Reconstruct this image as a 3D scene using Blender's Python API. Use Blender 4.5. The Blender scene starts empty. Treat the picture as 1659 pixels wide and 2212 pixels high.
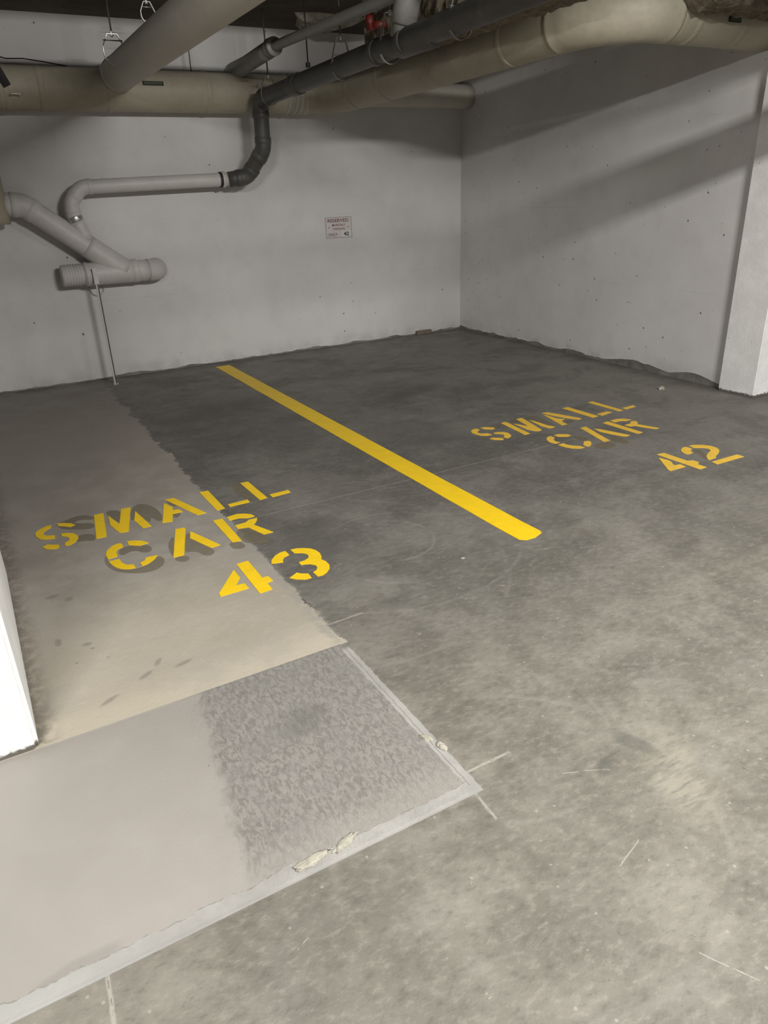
import bpy, bmesh, math, random
from mathutils import Vector, Matrix, noise
from mathutils.geometry import tessellate_polygon
random.seed(7)
C = bpy.context.scene.collection

# ------------------------------------------------------------ camera, world, lights, exposure
scene = bpy.context.scene
cam = bpy.data.cameras.new('camera')
camo = bpy.data.objects.new('camera', cam); C.objects.link(camo)
cr = Vector((0.86803804, -0.49521891, -0.03561163))
cu = Vector((0.22983953, 0.33722106, 0.91293798))
cf = Vector((0.44009516, 0.80064985, -0.40654159))
mw = Matrix(((cr.x, cu.x, -cf.x, 0), (cr.y, cu.y, -cf.y, 0), (cr.z, cu.z, -cf.z, 1.5), (0, 0, 0, 1)))
camo.matrix_world = mw
cam.sensor_fit = 'HORIZONTAL'; cam.sensor_width = 36
cam.lens = 1560.13/1659*36
cam.clip_start = 0.02
scene.camera = camo
scene.cycles.max_bounces = 5; scene.cycles.diffuse_bounces = 3; scene.cycles.glossy_bounces = 2
scene.view_settings.view_transform = 'Standard'
scene.view_settings.look = 'None'
scene.view_settings.gamma = 1
scene.view_settings.use_curve_mapping = False
scene.view_settings.exposure = -0.16
w = bpy.data.worlds.new('world'); scene.world = w; w.use_nodes = True
w.node_tree.nodes['Background'].inputs[0].default_value = (1, .97, .93, 1)
w.node_tree.nodes['Background'].inputs[1].default_value = 0.075
FIX = [(-1.25, -0.6, 150), (2.2, -0.6, 240), (5.6, -0.6, 60)]   # x, y, watts of the fluorescent fixtures in the driveway
FIXZ = 2.85
for fx, fy, fw in FIX:
    l = bpy.data.lights.new('fluorescent_light', 'AREA'); l.shape = 'RECTANGLE'; l.size = 1.2; l.size_y = 0.10
    l.energy = fw; l.color = (1, 0.975, 0.935)
    lo = bpy.data.objects.new('fluorescent_light', l); C.objects.link(lo); lo.location = (fx, fy, FIXZ)
    lo.rotation_euler = (math.radians(35), 0, 0)

# ------------------------------------------------------------ helpers
def link(name, me, mat, parent=None):
    o = bpy.data.objects.new(name, me); C.objects.link(o)
    if mat: me.materials.append(mat)
    if parent:
        o.parent = parent; o.matrix_parent_inverse = Matrix.Translation(parent.location).inverted()
    return o
def tobj(name, bm, mat, parent=None, smooth=False):
    me = bpy.data.meshes.new(name); bm.normal_update(); bm.to_mesh(me); bm.free()
    if smooth:
        for p in me.polygons: p.use_smooth = True
    return link(name, me, mat, parent)
def thing(name, label, cat, loc=(0, 0, 0), group=None):
    o = bpy.data.objects.new(name, None); C.objects.link(o); o.location = loc; o.empty_display_size = .1
    o['label'] = label; o['category'] = cat
    if group: o['group'] = group
    return o
def tag(o, label, cat, group=None, kind=None):
    o['label'] = label; o['category'] = cat
    if group: o['group'] = group
    if kind: o['kind'] = kind
    return o
def struct(o): o['kind'] = 'structure'; return o
def box(bm, a, b):
    x0, y0, z0 = a; x1, y1, z1 = b
    v = [bm.verts.new(p) for p in ((x0,y0,z0),(x1,y0,z0),(x1,y1,z0),(x0,y1,z0),(x0,y0,z1),(x1,y0,z1),(x1,y1,z1),(x0,y1,z1))]
    for f in ((3,2,1,0),(4,5,6,7),(0,1,5,4),(1,2,6,5),(2,3,7,6),(3,0,4,7)): bm.faces.new([v[i] for i in f])
def frames(pts):
    T = []
    for i in range(len(pts)):
        a = pts[max(i-1, 0)]; b = pts[min(i+1, len(pts)-1)]; T.append((b-a).normalized())
    n = T[0].orthogonal().normalized(); out = []
    for i, t in enumerate(T):
        n = (n - t*n.dot(t)).normalized(); out.append((n, t.cross(n)))
    return out
def sweep(bm, pts, rad, seg=40, cap=True):
    pts = [Vector(p) for p in pts]; F = frames(pts); rings = []
    for i, p in enumerate(pts):
        r = rad[i] if isinstance(rad, (list, tuple)) else rad
        rings.append([bm.verts.new(p + (F[i][0]*math.cos(2*math.pi*k/seg) + F[i][1]*math.sin(2*math.pi*k/seg))*r) for k in range(seg)])
    for a, b in zip(rings[:-1], rings[1:]):
        for k in range(seg): bm.faces.new((a[k], a[(k+1) % seg], b[(k+1) % seg], b[k]))
    if cap:
        bm.faces.new(rings[0][::-1]); bm.faces.new(rings[-1])
def arc(a, c, b, R, n=12):
    """fillet of radius R at corner c between a and b: list of points"""
    a, c, b = Vector(a), Vector(c), Vector(b)
    u = (a-c).normalized(); v = (b-c).normalized(); ang = u.angle(v)
    t = R/math.tan(ang/2); ctr = c + (u+v).normalized()*(R/math.sin(ang/2))
    p0 = c+u*t; p1 = c+v*t; e0 = p0-ctr; e1 = p1-ctr; th = e0.angle(e1)
    return [ctr + (e0*math.sin((1-i/n)*th) + e1*math.sin(i/n*th))/math.sin(th) for i in range(n+1)]
def pipe_runs(parent, pts, r, R, mat, names=('pipe', 'elbow'), collar=None, seg=40, gore=False):
    """polyline pipe: each straight a part, each elbow a part with its collars"""
    pts = [Vector(p) for p in pts]; n = len(pts); arcs = {}
    for i in range(1, n-1):
        arcs[i] = arc(pts[i-1], pts[i], pts[i+1], R[i-1] if isinstance(R, list) else R)
    for i in range(n-1):
        a = arcs[i][-1] if i in arcs else pts[i]; b = arcs[i+1][0] if i+1 in arcs else pts[i+1]
        if (b-a).length > .005:
            bm = bmesh.new(); k = max(2, int((b-a).length/.05)); sweep(bm, [a.lerp(b, j/k) for j in range(k+1)], r, seg)
            o = tobj(names[0], bm, mat, parent, True)
    for i, ar in arcs.items():
        bm = bmesh.new()
        if collar:
            t0 = (ar[1]-ar[0]).normalized(); t1 = (ar[-1]-ar[-2]).normalized(); L = collar[1]
            P = [ar[0]-t0*L, ar[0]-t0*L*.98, ar[0]-t0*.004, ar[0]] + ar[1:-1] + [ar[-1], ar[-1]+t1*.004, ar[-1]+t1*L*.98, ar[-1]+t1*L]
            rc = r+collar[0]; rr = [rc*.985, rc, rc, r+collar[0]*.5] + [r+collar[0]*.5]*(len(ar)-2) + [r+collar[0]*.5, rc, rc, rc*.985]
            sweep(bm, P, rr, seg)
        else: sweep(bm, ar, r*1.004, seg)
        tobj(names[1], bm, mat, parent, True)
def collar_at(parent, a, b, t, r, L, mat, name='coupling', seg=40):
    a, b = Vector(a), Vector(b); d = (b-a).normalized(); p = a.lerp(b, t); e = min(.006, L*.2)
    bm = bmesh.new(); sweep(bm, [p-d*L/2, p-d*(L/2-e), p+d*(L/2-e), p+d*L/2], [r*.97, r, r, r*.97], seg)
    return tobj(name, bm, mat, parent, True)

# ------------------------------------------------------------ node helpers
class N:
    def __init__(s, name, rough=.8):
        s.m = bpy.data.materials.new(name); s.m.use_nodes = True; s.t = s.m.node_tree
        s.b = s.t.nodes['Principled BSDF']; s.b.inputs['Roughness'].default_value = rough
        s.co = s.t.nodes.new('ShaderNodeTexCoord')
        sp = s.t.nodes.new('ShaderNodeSeparateXYZ'); s.t.links.new(s.co.outputs['Object'], sp.inputs[0])
        s.x, s.y, s.z = sp.outputs; s.P = s.co.outputs['Object']
    def put(s, sock, v):
        if isinstance(v, (int, float)): sock.default_value = v
        elif isinstance(v, tuple):
            sock.default_value = v if len(v) == len(sock.default_value) else v+(1,)
        else: s.t.links.new(v, sock)
    def M(s, op, a, b=0, c=0, clamp=False):
        n = s.t.nodes.new('ShaderNodeMath'); n.operation = op; n.use_clamp = clamp
        s.put(n.inputs[0], a); s.put(n.inputs[1], b)
        if op in ('MULTIPLY_ADD', 'SMOOTH_MIN', 'SMOOTH_MAX', 'COMPARE'): s.put(n.inputs[2], c)
        return n.outputs[0]
    def add(s, a, b): return s.M('ADD', a, b)
    def sub(s, a, b): return s.M('SUBTRACT', a, b)
    def mul(s, a, b): return s.M('MULTIPLY', a, b)
    def mx(s, a, b): return s.M('MAXIMUM', a, b)
    def mn(s, a, b): return s.M('MINIMUM', a, b)
    def ss(s, v, lo, hi, a=0., b=1.):
        n = s.t.nodes.new('ShaderNodeMapRange'); n.interpolation_type = 'SMOOTHSTEP'
        s.put(n.inputs[0], v); s.put(n.inputs[1], lo); s.put(n.inputs[2], hi); s.put(n.inputs[3], a); s.put(n.inputs[4], b)
        return n.outputs[0]
    def noise(s, scale, detail=3, rough=.5, vec=None, stretch=None, off=(0, 0, 0), dist=0.):
        n = s.t.nodes.new('ShaderNodeTexNoise'); n.inputs['Scale'].default_value = scale
        n.inputs['Detail'].default_value = detail; n.inputs['Roughness'].default_value = rough; n.inputs['Distortion'].default_value = dist
        mp = s.t.nodes.new('ShaderNodeMapping'); s.t.links.new(vec or s.P, mp.inputs[0])
        mp.inputs['Location'].default_value = off
        if stretch:
            mp.inputs['Scale'].default_value = stretch[:3]
            if len(stretch) > 3: mp.inputs['Rotation'].default_value = (0, 0, stretch[3])
        s.t.links.new(mp.outputs[0], n.inputs['Vector'])
        return n.outputs['Fac']
    def voro(s, scale, vec=None, feature='F1', rnd=1.):
        n = s.t.nodes.new('ShaderNodeTexVoronoi'); n.feature = feature; n.inputs['Scale'].default_value = scale; n.inputs['Randomness'].default_value = rnd
        s.t.links.new(vec or s.P, n.inputs['Vector']); return n
    def mix(s, f, a, b, mode='MIX'):
        n = s.t.nodes.new('ShaderNodeMix'); n.data_type = 'RGBA'; n.blend_type = mode
        s.put(n.inputs[0], f); s.put(n.inputs[6], a); s.put(n.inputs[7], b); return n.outputs[2]
    def seg(s, a, b, wob=None, x=None, y=None):
        """distance to the segment a-b on the floor"""
        x = x or s.x; y = y or s.y
        dx, dy = b[0]-a[0], b[1]-a[1]; L2 = dx*dx+dy*dy
        px = s.sub(x, a[0]); py = s.sub(y, a[1])
        t = s.M('DIVIDE', s.add(s.mul(px, dx), s.mul(py, dy)), L2, clamp=True)
        qx = s.sub(px, s.mul(t, dx)); qy = s.sub(py, s.mul(t, dy))
        return s.M('SQRT', s.add(s.mul(qx, qx), s.mul(qy, qy)))
    def ell(s, c, rx, ry, ang=0., x=None, y=None):
        """normalised radius around an ellipse centre"""
        px = s.sub(x or s.x, c[0]); py = s.sub(y or s.y, c[1]); ca, sa = math.cos(ang), math.sin(ang)
        u = s.M('DIVIDE', s.add(s.mul(px, ca), s.mul(py, sa)), rx); v = s.M('DIVIDE', s.sub(s.mul(py, ca), s.mul(px, sa)), ry)
        return s.M('SQRT', s.add(s.mul(u, u), s.mul(v, v)))
    def bump(s, h, dist=.01, strength=1.):
        n = s.t.nodes.new('ShaderNodeBump'); n.inputs['Distance'].default_value = dist; n.inputs['Strength'].default_value = strength
        s.put(n.inputs['Height'], h); s.t.links.new(n.outputs[0], s.b.inputs['Normal'])
    def col(s, c): s.put(s.b.inputs['Base Color'], c)

def mat_paint(name, c, var=.12, rough=.6, scale=6, bump=.002, dirt=None, metal=0.):
    n = N(name, rough); f = n.noise(scale, 5, .6); g = n.noise(scale*9, 3)
    v = n.add(n.mul(f, .7), n.mul(g, .3)); k = n.ss(v, .3, .7, 1-var, 1+var*.5)
    base = n.mix(1., c, (1, 1, 1), 'MULTIPLY')
    m = n.t.nodes.new('ShaderNodeVectorMath'); m.operation = 'SCALE'; n.put(m.inputs[0], base); n.put(m.inputs['Scale'], k)
    colr = m.outputs[0]
    if dirt: colr = n.mix(n.ss(n.noise(scale*.7, 6, .7, off=(3, 8, 1)), .5, .72, 0, dirt[1]), colr, dirt[0])
    n.col(colr); n.b.inputs['Metallic'].default_value = metal
    if bump: n.bump(v, bump)
    return n.m

# ------------------------------------------------------------ materials
def wall_mat(name, u, seed, edge):
    """painted cast concrete; u = 'x' or 'y' is the direction along the wall"""
    n = N(name, .75)
    big = n.noise(.8, 5, .6, off=(seed, 0, 0)); mid = n.noise(5, 4, .6, off=(0, seed, 0)); fine = n.noise(60, 3, .6)
    base = n.mix(n.ss(big, .3, .7), (.60, .585, .58), (.70, .69, .68))
    base = n.mix(n.ss(mid, .45, .75, 0, .25), base, (.52, .50, .48))
    # horizontal board seams, very faint
    seam = n.M('ABSOLUTE', n.sub(n.M('FRACT', n.add(n.M('DIVIDE', n.z, .61), .37)), .5))
    smk = n.mul(n.ss(seam, 0, .006, 1, 0), n.ss(n.noise(2.5, 3), .48, .62, 0, .25))
    base = n.mix(smk, base, (.35, .33, .31))
    # pinholes
    v = n.voro(8.); c2 = n.t.nodes.new('ShaderNodeSeparateColor'); n.t.links.new(v.outputs['Color'], c2.inputs[0])
    size = n.ss(c2.outputs[0],   .3, 1., 0., .075)
    hole = n.ss(n.sub(v.outputs['Distance'], size), -.025, .012, 1, 0)
    v2 = n.voro(19.); c3 = n.t.nodes.new('ShaderNodeSeparateColor'); n.t.links.new(v2.outputs['Color'], c3.inputs[0])
    hole2 = n.ss(n.sub(v2.outputs['Distance'], n.ss(c3.outputs[1], .45, 1., 0., .11)), -.02, .01, 1, 0)
    clump = n.ss(n.noise(1.3, 2, off=(seed, 4, 2)), .42, .58)
    hl = n.mx(hole, n.mul(hole2, clump))
    base = n.mix(n.mul(hl, .85), base, (.09, .085, .075))
    # worn-off paint along the foot of the wall
    uu = n.x if u == 'x' else n.y
    cmb = n.t.nodes.new('ShaderNodeCombineXYZ'); n.put(cmb.inputs[0], uu)
    h = n.noise(2.2, 3, .55, vec=cmb.outputs[0], off=(seed*3, 0, 0)); hf = n.noise(22, 3, .6, vec=cmb.outputs[0])
    if edge == 'right':
        hh = n.add(n.add(.012, n.ss(h, .46, .66, 0, .022)), n.mul(hf, .012))
        for cc, wd, ht in ((4.45, .38, .045), (3.80, .32, .050), (5.7, .16, .022)):
            hh = n.add(hh, n.ss(n.M('ABSOLUTE', n.sub(uu, cc)), 0, wd, ht, 0))
    else:
        hh = n.add(n.ss(h, .45, .65, .002, .02), n.mul(hf, .014))
    worn = n.ss(n.sub(n.z, hh), -.004, .003, 1, 0)
    base = n.mix(n.mul(worn, .95), base, n.mix(hf, (.06, .056, .045), (.15, .14, .12)))
    dust = n.mul(n.ss(n.z, .02, .16, .4, 0), n.ss(mid, .35, .65))
    base = n.mix(dust, base, (.38, .36, .33))
    n.col(base)
    n.bump(n.sub(n.add(n.mul(mid, .5), n.mul(fine, .12)), n.add(hl, worn)), .004)
    return n.m
m_wallA = wall_mat('painted_concrete_back', 'x', 3, 'back')
m_wallB = wall_mat('painted_concrete_right', 'y', 7, 'right')
def column_mat(name, seed):
    n = N(name, .7); mid = n.noise(7, 5, .6, off=(seed, 0, 0)); fine = n.noise(45, 4, .65)
    base = n.mix(n.ss(mid, .35, .7), (.78, .775, .765), (.88, .875, .865))
    v = n.voro(13.); c2 = n.t.nodes.new('ShaderNodeSeparateColor'); n.t.links.new(v.outputs['Color'], c2.inputs[0])
    hole = n.ss(n.sub(v.outputs['Distance'], n.ss(c2.outputs[0], .45, 1., 0, .07)), -.02, .01, .75, 0)
    base = n.mix(hole, base, (.22, .20, .18))
    foot = n.ss(n.sub(n.z, n.mul(fine, .05)), -.012, .002, 1, 0); base = n.mix(foot, base, (.16, .15, .13))
    n.col(base); n.bump(n.sub(n.add(n.mul(mid, .6), n.mul(fine, .3)), hole), .006)
    return n.m
m_col = column_mat('painted_concrete_column', 2)
def floor_mat():
    n = N('concrete_floor', .62)
    n1 = n.noise(1.1, 4, .62, dist=.4); n2 = n.noise(4.5, 4, .65, off=(5, 2, 0)); n3 = n.noise(26, 4, .7); n4 = n.noise(120, 3, .6)
    strk = n.noise(3.0, 4, .65, stretch=(.45, 2.2, 1, .75), off=(2, 1, 0))
    wx = n.add(n.x, n.mul(n.sub(n.noise(9, 4, .75, off=(9, 0, 0)), .5), .085))       # ragged coordinates
    wy = n.add(n.y, n.mul(n.sub(n.noise(5, 4, .6, off=(0, 9, 0)), .5), .05))
    fx = n.add(n.x, n.mul(n.sub(n3, .5), .018)); fy = n.add(n.y, n.mul(n.sub(n.noise(24, 4, .6, off=(1, 7, 3)), .5), .018))
    # --- old slab: tyre-darkened concrete, paler where it is worn towards the drive lane
    lane = n.ss(n.add(n.y, n.mul(n.sub(n1, .5), 1.2)), 1.15, 3.0, 1, 0)
    dark = n.mix(n.ss(n1, .35, .65), (.118, .112, .100), (.165, .157, .140))
    pale = n.mix(n.ss(n2, .3, .7), (.150, .140, .117), (.200, .188, .158))
    old = n.mix(lane, dark, pale)
    far = n.ss(n.add(n.y, n.mul(n.sub(n1, .5), 1.5)), 4.3, 6.2, 0, .75)
    old = n.mix(far, old, (.20, .185, .160))
    rgt = n.ss(n.add(n.x, n.mul(n.sub(n1, .5), 1.2)), 3.0, 4.2, 0, .6); old = n.mix(rgt, old, (.215, .202, .178))
    old = n.mix(n.ss(n2, .5, .72, 0, .35), old, (.24, .23, .205))
    old = n.mix(n.ss(strk, .54, .72, 0, .35), old, (.24, .23, .205))
    old = n.mix(n.ss(strk, .46, .30, 0, .45), old, (.085, .08, .07))
    old = n.mix(n.ss(n3, .55, .75, 0, .30), old, (.30, .285, .25))
    old = n.mix(n.ss(n3, .45, .28, 0, .35), old, (.11, .10, .088))
    blot = n.noise(2.1, 4, .72, off=(3, 3, 7), dist=.3)
    old = n.mix(n.ss(blot, .50, .64, 0, .35), old, n.mix(lane, (.225, .215, .192), (.27, .255, .215)))
    old = n.mix(n.ss(blot, .50, .38, 0, .4), old, n.mix(lane, (.078, .075, .066), (.125, .12, .105)))
    fl = n.noise(34, 4, .72, stretch=(.75, 1.4, 1, .75), off=(8, 1, 0))
    old = n.mix(n.ss(fl, .50, .68, 0, .42), old, n.mix(lane, (.22, .21, .185), (.30, .282, .238)))
    old = n.mix(n.ss(fl, .47, .33, 0, .35), old, (.08, .076, .066))
    # tyre rings and arcs scrubbed into the slab
    for c, r, wd, k, a0 in (((1.48, 2.66), .215, .008, .30, 0), ((1.50, 2.60), .36, .010, .24, 0), ((1.50, 2.62), .11, .03, .20, 0), ((1.15, 2.55), .75, .012, .22, 0), ((1.45, 2.75), .70, .01, .18, 0), ((.95, 1.05), .50, .012, .22, 0), ((1.1, 1.35), .34, .010, .20, 0)):
        d = n.M('ABSOLUTE', n.sub(n.mul(n.ell(c, 1, 1, 0, n.add(n.x, n.mul(n.sub(n2, .5), .04)), n.y), 1.), r))
        m = n.mul(n.ss(d, 0, wd*1.4, k*1.1, 0), n.ss(n.noise(2.7, 3, off=(c[0]*9, r*20, 0)), .46, .60)); old = n.mix(m, old, (.30, .285, .255))
    # pale scrubbed fan by the lane
    e = n.ell((1.43, .96), .11, .20, -.55, n.add(n.x, n.mul(n.sub(n2, .5), .15)), n.add(n.y, n.mul(n.sub(strk, .5), .15)))
    old = n.mix(n.mul(n.ss(e, .4, 1.15, 1, 0), n.ss(n.noise(22, 4, .6, stretch=(.4, 2.2, 1, .6)), .42, .56, .15, .75)), old, (.30, .278, .222))
    for c, rx, ry, a in (((1.40, 1.10), .10, .03, 1.9), ((1.27, 1.08), .06, .02, .3), ((2.5, 4.0), .35, .5, 0), ((1.6, 4.9), .5, .9, 0), ((1.25, 2.9), .2, .3, 0), ((2.9, 4.9), .5, .12, .2), ((3.9, 4.6), .35, .12, 0)):
        e = n.ell(c, rx, ry, a, n.add(n.x, n.mul(n.sub(n1, .5), rx*1.5)), n.add(n.y, n.mul(n.sub(n2, .5), ry*1.5)))
        old = n.mix(n.ss(e, .5, 1.2, .42, 0), old, (.085, .082, .074))
    # specks
    v = n.voro(38.); cc = n.t.nodes.new('ShaderNodeSeparateColor'); n.t.links.new(v.outputs['Color'], cc.inputs[0])
    sp = n.ss(n.sub(v.outputs['Distance'], n.ss(cc.outputs[0], .80, 1., 0., .17)), -.05, .03, .6, 0)
    old = n.mix(sp, old, (.36, .34, .30))
    # saw cuts and control joint
    scr = n.noise(60, 3, .6)
    for a, b, wd, k in (((.93, 3.268), (3.35, 3.262), .004, .55), ((.90, 2.158), (1.075, 2.163), .0045, .9), ((.90, 1.262), (1.075, 1.263), .0045, 1.), ((.905, 1.24), (.895, 1.09), .0045, .9), ((-.06, 1.21), (-.072, 1.02), .0055, 1.)):
        d = n.seg(a, b, x=n.add(n.x, n.mul(n.sub(n3, .5), .008)), y=n.add(n.y, n.mul(n.sub(n3, .5), .008)))
        old = n.mix(n.ss(d, wd*.3, wd*1.3, k, 0), old, (.34, .325, .285))
        old = n.mix(n.mul(n.ss(d, 0, wd*.5, 1, 0), n.ss(scr, .5, .55, 0, .7)), old, (.10, .09, .08))
    for a, b in (((1.06, .82), (1.155, .85)), ((1.15, 1.12), (1.19, 1.10)), ((1.21, 1.095), (1.27, 1.06)), ((.31, 1.03), (.345, 1.045)), ((1.04, .58), (1.10, .47))):
        d = n.seg(a, b, x=n.add(n.x, n.mul(n.sub(n3, .5), .01)), y=n.add(n.y, n.mul(n.sub(n2, .5), .02)))
        old = n.mix(n.mul(n.ss(d, .0004, .002, .7, 0), n.ss(n3, .4, .5)), old, (.42, .40, .36))
    # --- pale beige bay slab
    bc = n.mix(n.ss(n1, .35, .68), (.355, .322, .262), (.43, .395, .325))
    bc = n.mix(n.ss(n.add(n.y, n.mul(n.sub(n2, .5), .2)), 2.22, 2.05, 0, .6), bc, (.50, .455, .36))
    bc = n.mix(n.ss(n2, .5, .7, 0, .35), bc, (.33, .31, .275)); bc = n.mix(n.ss(n3, .52, .72, 0, .25), bc, (.50, .46, .38))
    bc = n.mix(n.ss(n.add(n.y, n.mul(n.sub(n1, .5), 1.)), 2.3, 3.2, 0, 1), bc, n.mix(n.ss(n2, .35, .65), (.29, .265, .232), (.345, .318, .28)))
    bc = n.mix(n.ss(n.add(n.y, n.mul(n.sub(n1, .5), 1.2)), 4.2, 5.6, 0, .8), bc, (.315, .285, .245))
    for c, rx, ry, a in (((.11, 2.53), .022, .016, 0), ((.125, 2.49), .01, .008, 0), ((.06, 2.42), .008, .006, 0), ((.16, 2.40), .007, .006, 0), ((.255, 2.215), .035, .012, .6), ((.31, 2.27), .028, .012, .9), ((.385, 2.215), .04, .012, .3), ((.12, 2.14), .045, .012, .5), ((.10, 2.92), .02, .02, 0), ((.04, 2.98), .03, .02, 0), ((.02, 2.60), .014, .03, 0)):
        e = n.ell(c, rx, ry, a, n.add(n.x, n.mul(n.sub(n3, .5), .02)), n.add(n.y, n.mul(n.sub(n2, .5), .02)))
        bc = n.mix(n.ss(e, .5, 1.15, .55, 0), bc, (.19, .175, .15))
    spx = n.add(.925, n.mul(n.ss(n.y, 3.4, 4.8), n.mul(n.sub(n2, .5), .35)))
    db = n.sub(wx, spx)                                                            # signed distance to the ragged bay edge
    mb = n.mul(n.ss(db, -.008, .004, 1, 0), n.ss(n.y, 2.015, 2.019, 0, 1))
    mb = n.mul(mb, n.ss(n.add(n.y, n.mul(n.sub(n1, .5), .8)), 5.2, 7.2, 1, .35))
    res = n.mix(mb, old, bc)
    rim = n.mul(n.mul(n.ss(n.M('ABSOLUTE', n.add(db, .02)), .0, .045, .75, 0), n.mul(n.ss(n.y, 2.0, 2.06), n.ss(n.y, 2.3, 5.0, 1, .35))), n.ss(n3, .38, .56))
    res = n.mix(rim, res, (.30, .288, .262))
    edge = n.mul(n.mul(n.ss(n.M('ABSOLUTE', db), .0, .009, .9, 0), n.ss(n2, .5, .6, 0, 1)), n.ss(n.y, 2.1, 2.3, 0, 1))
    res = n.mix(edge, res, (.075, .068, .058))
    # --- troweled repair slab in front of the column
    pc = n.mix(n.ss(n1, .35, .68), (.300, .280, .255), (.342, .320, .290))
    pc = n.mix(n.ss(n2, .5, .75, 0, .25), pc, (.365, .348, .322))
    tl = n.add(.285, n.mul(n.sub(n.y, 1.36), .13))
    mt = n.mul(n.ss(n.sub(wx, tl), -.01, .03, 0, 1), n.ss(n.add(n.y, n.mul(n.x, -.06)), 1.20, 1.33, .35, 1))
    tx = n.noise(48, 4, .65, stretch=(1.7, .75, 1, -.5), dist=.6); tx2 = n.noise(11, 4, .6)
    tc = n.mix(n.ss(tx, .38, .60), (.185, .176, .160), (.268, .256, .234)); tc = n.mix(n.ss(tx2, .45, .65, 0, .5), tc, (.225, .217, .203))
    e = n.ell((.62, 1.71), .10, .07, .3, n.add(n.x, n.mul(n.sub(n2, .5), .15)), n.add(n.y, n.mul(n.sub(tx2, .5), .1))); tc = n.mix(n.ss(e, .4, 1.3, .5, 0), tc, (.145, .14, .13))
    pc = n.mix(mt, pc, tc)
    e = n.ell((-.14, 1.22), .14, .035, .2, wx, wy); pc = n.mix(n.ss(e, .6, 1.1, .5, 0), pc, (.23, .22, .205))
    v = n.voro(16.); cc = n.t.nodes.new('ShaderNodeSeparateColor'); n.t.links.new(v.outputs['Color'], cc.inputs[0])
    pc = n.mix(n.ss(n.sub(v.outputs['Distance'], n.ss(cc.outputs[0], .82, 1., 0., .05)), -.02, .01, .8, 0), pc, (.10, .09, .08))
    mp = n.mul(n.mul(n.ss(fx, .906, .910, 1, 0), n.ss(n.y, 2.0175, 2.0205, 1, 0)), n.ss(n.y, 1.185, 1.188, 0, 1))
    # smeared filler band round the repair
    inner = n.add(1.232, n.mul(n.sub(n.noise(9, 4, .6, off=(4, 4, 4)), .5), .05))
    band = n.mx(n.mul(n.ss(n.sub(n.y, inner), -.003, .003, 1, 0), n.ss(n.x, .93, .935, 1, 0)), n.mul(n.ss(fx, .893, .897, 0, 1), n.ss(n.y, 2.0, 1.97, 0, 1)))
    band = n.mul(band, n.mul(n.ss(n.y, 1.1845, 1.1865, 0, 1), n.mul(n.ss(fx, .925, .930, 1, 0), n.ss(n.y, 2.3, 2.28, 0, 1))))
    bandc = n.mix(n.ss(n2, .4, .65), (.31, .302, .285), (.36, .352, .332))
    bandc = n.mix(n.ss(n.x, .2, -.3, 0, .5), bandc, (.40, .405, .395))
    res = n.mix(mp, res, pc); res = n.mix(band, res, bandc)
    crk = n.mul(n.ss(n.M('ABSOLUTE', n.sub(n.y, inner)), 0, .0028, .6, 0), n.mul(n.ss(n.x, .90, .91, 1, 0), n.ss(n3, .44, .56)))
    res = n.mix(crk, res, (.13, .12, .10))
    d2 = n.seg((.91, 2.0), (.905, 1.22), x=n.add(n.x, n.mul(n.sub(n3, .5), .012)), y=n.y); res = n.mix(n.ss(d2, 0, .003, .6, 0), res, (.14, .13, .115))
    d3 = n.seg((.91, 1.262), (1.0, 1.262)); res = n.mix(n.ss(d3, 0, .004, .5, 0), res, (.36, .34, .30))
    # grime along the walls
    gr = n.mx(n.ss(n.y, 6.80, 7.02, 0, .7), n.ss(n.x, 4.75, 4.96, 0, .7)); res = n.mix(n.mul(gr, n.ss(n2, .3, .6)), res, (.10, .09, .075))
    gc = n.mul(n.mul(n.ss(n.x, -.02, -.10, 0, .6), n.ss(n.y, 2.02, 2.04, 0, 1)), n.ss(n3, .35, .6)); res = n.mix(gc, res, (.14, .125, .10))
    n.col(res)
    pad = n.mul(n.mul(n.ss(n.x, .895, .90, 1, 0), n.ss(n.y, 2.01, 2.02, 1, 0)), n.ss(n.y, 1.19, 1.2, 0, 1))
    h = n.add(n.mul(n3, n.sub(.5, n.mul(pad, .4))), n.mul(n4, .15))
    h = n.add(h, n.mul(n.mul(pad, n.ss(n.x, .27, .36)), n.mul(tx, .9)))
    n.bump(h, .0035)
    n.put(n.b.inputs['Roughness'], n.ss(n2, .3, .7, .5, .75))
    return n.m
m_floor = floor_mat()
m_ceil = mat_paint('ceiling_concrete', (.10, .085, .065), .35, .95, 3, .01)
m_yellow = mat_paint('yellow_road_paint', (.93, .62, .010), .07, .5, 14, .0015, ((.55, .40, .05), .15))
m_yfar = mat_paint('yellow_stencil_paint', (.86, .54, .055), .12, .6, 12, .0015, ((.50, .40, .16), .25))
m_duct = mat_paint('cream_insulation_jacket', (.40, .365, .285), .12, .55, 3, .003, ((.25, .22, .16), .35))
m_duct2 = mat_paint('grey_insulation_jacket', (.50, .47, .41), .07, .55, 3, .002, ((.28, .26, .22), .25))
m_tape = mat_paint('pale_jacket_tape', (.44, .43, .40), .15, .45, 10, .003)
m_dark = mat_paint('dark_grey_drain_plastic', (.085, .082, .078), .2, .5, 6, .001, ((.15, .145, .135), .5))
m_grey = mat_paint('grey_drain_plastic', (.20, .195, .185), .15, .5, 6, .001)
m_white = mat_paint('white_painted_pipe', (.60, .575, .555), .08, .5, 7, .0015, ((.42, .40, .375), .3))
m_steel = mat_paint('galvanised_steel', (.52, .51, .49), .2, .35, 20, 0, None, .8)
m_strap = mat_paint('dull_galvanised_strap', (.22, .22, .21), .2, .5, 20, 0, None, .5)
m_rust = mat_paint('dull_steel_rod', (.10, .09, .08), .3, .6, 20, 0, None, .3)
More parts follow.
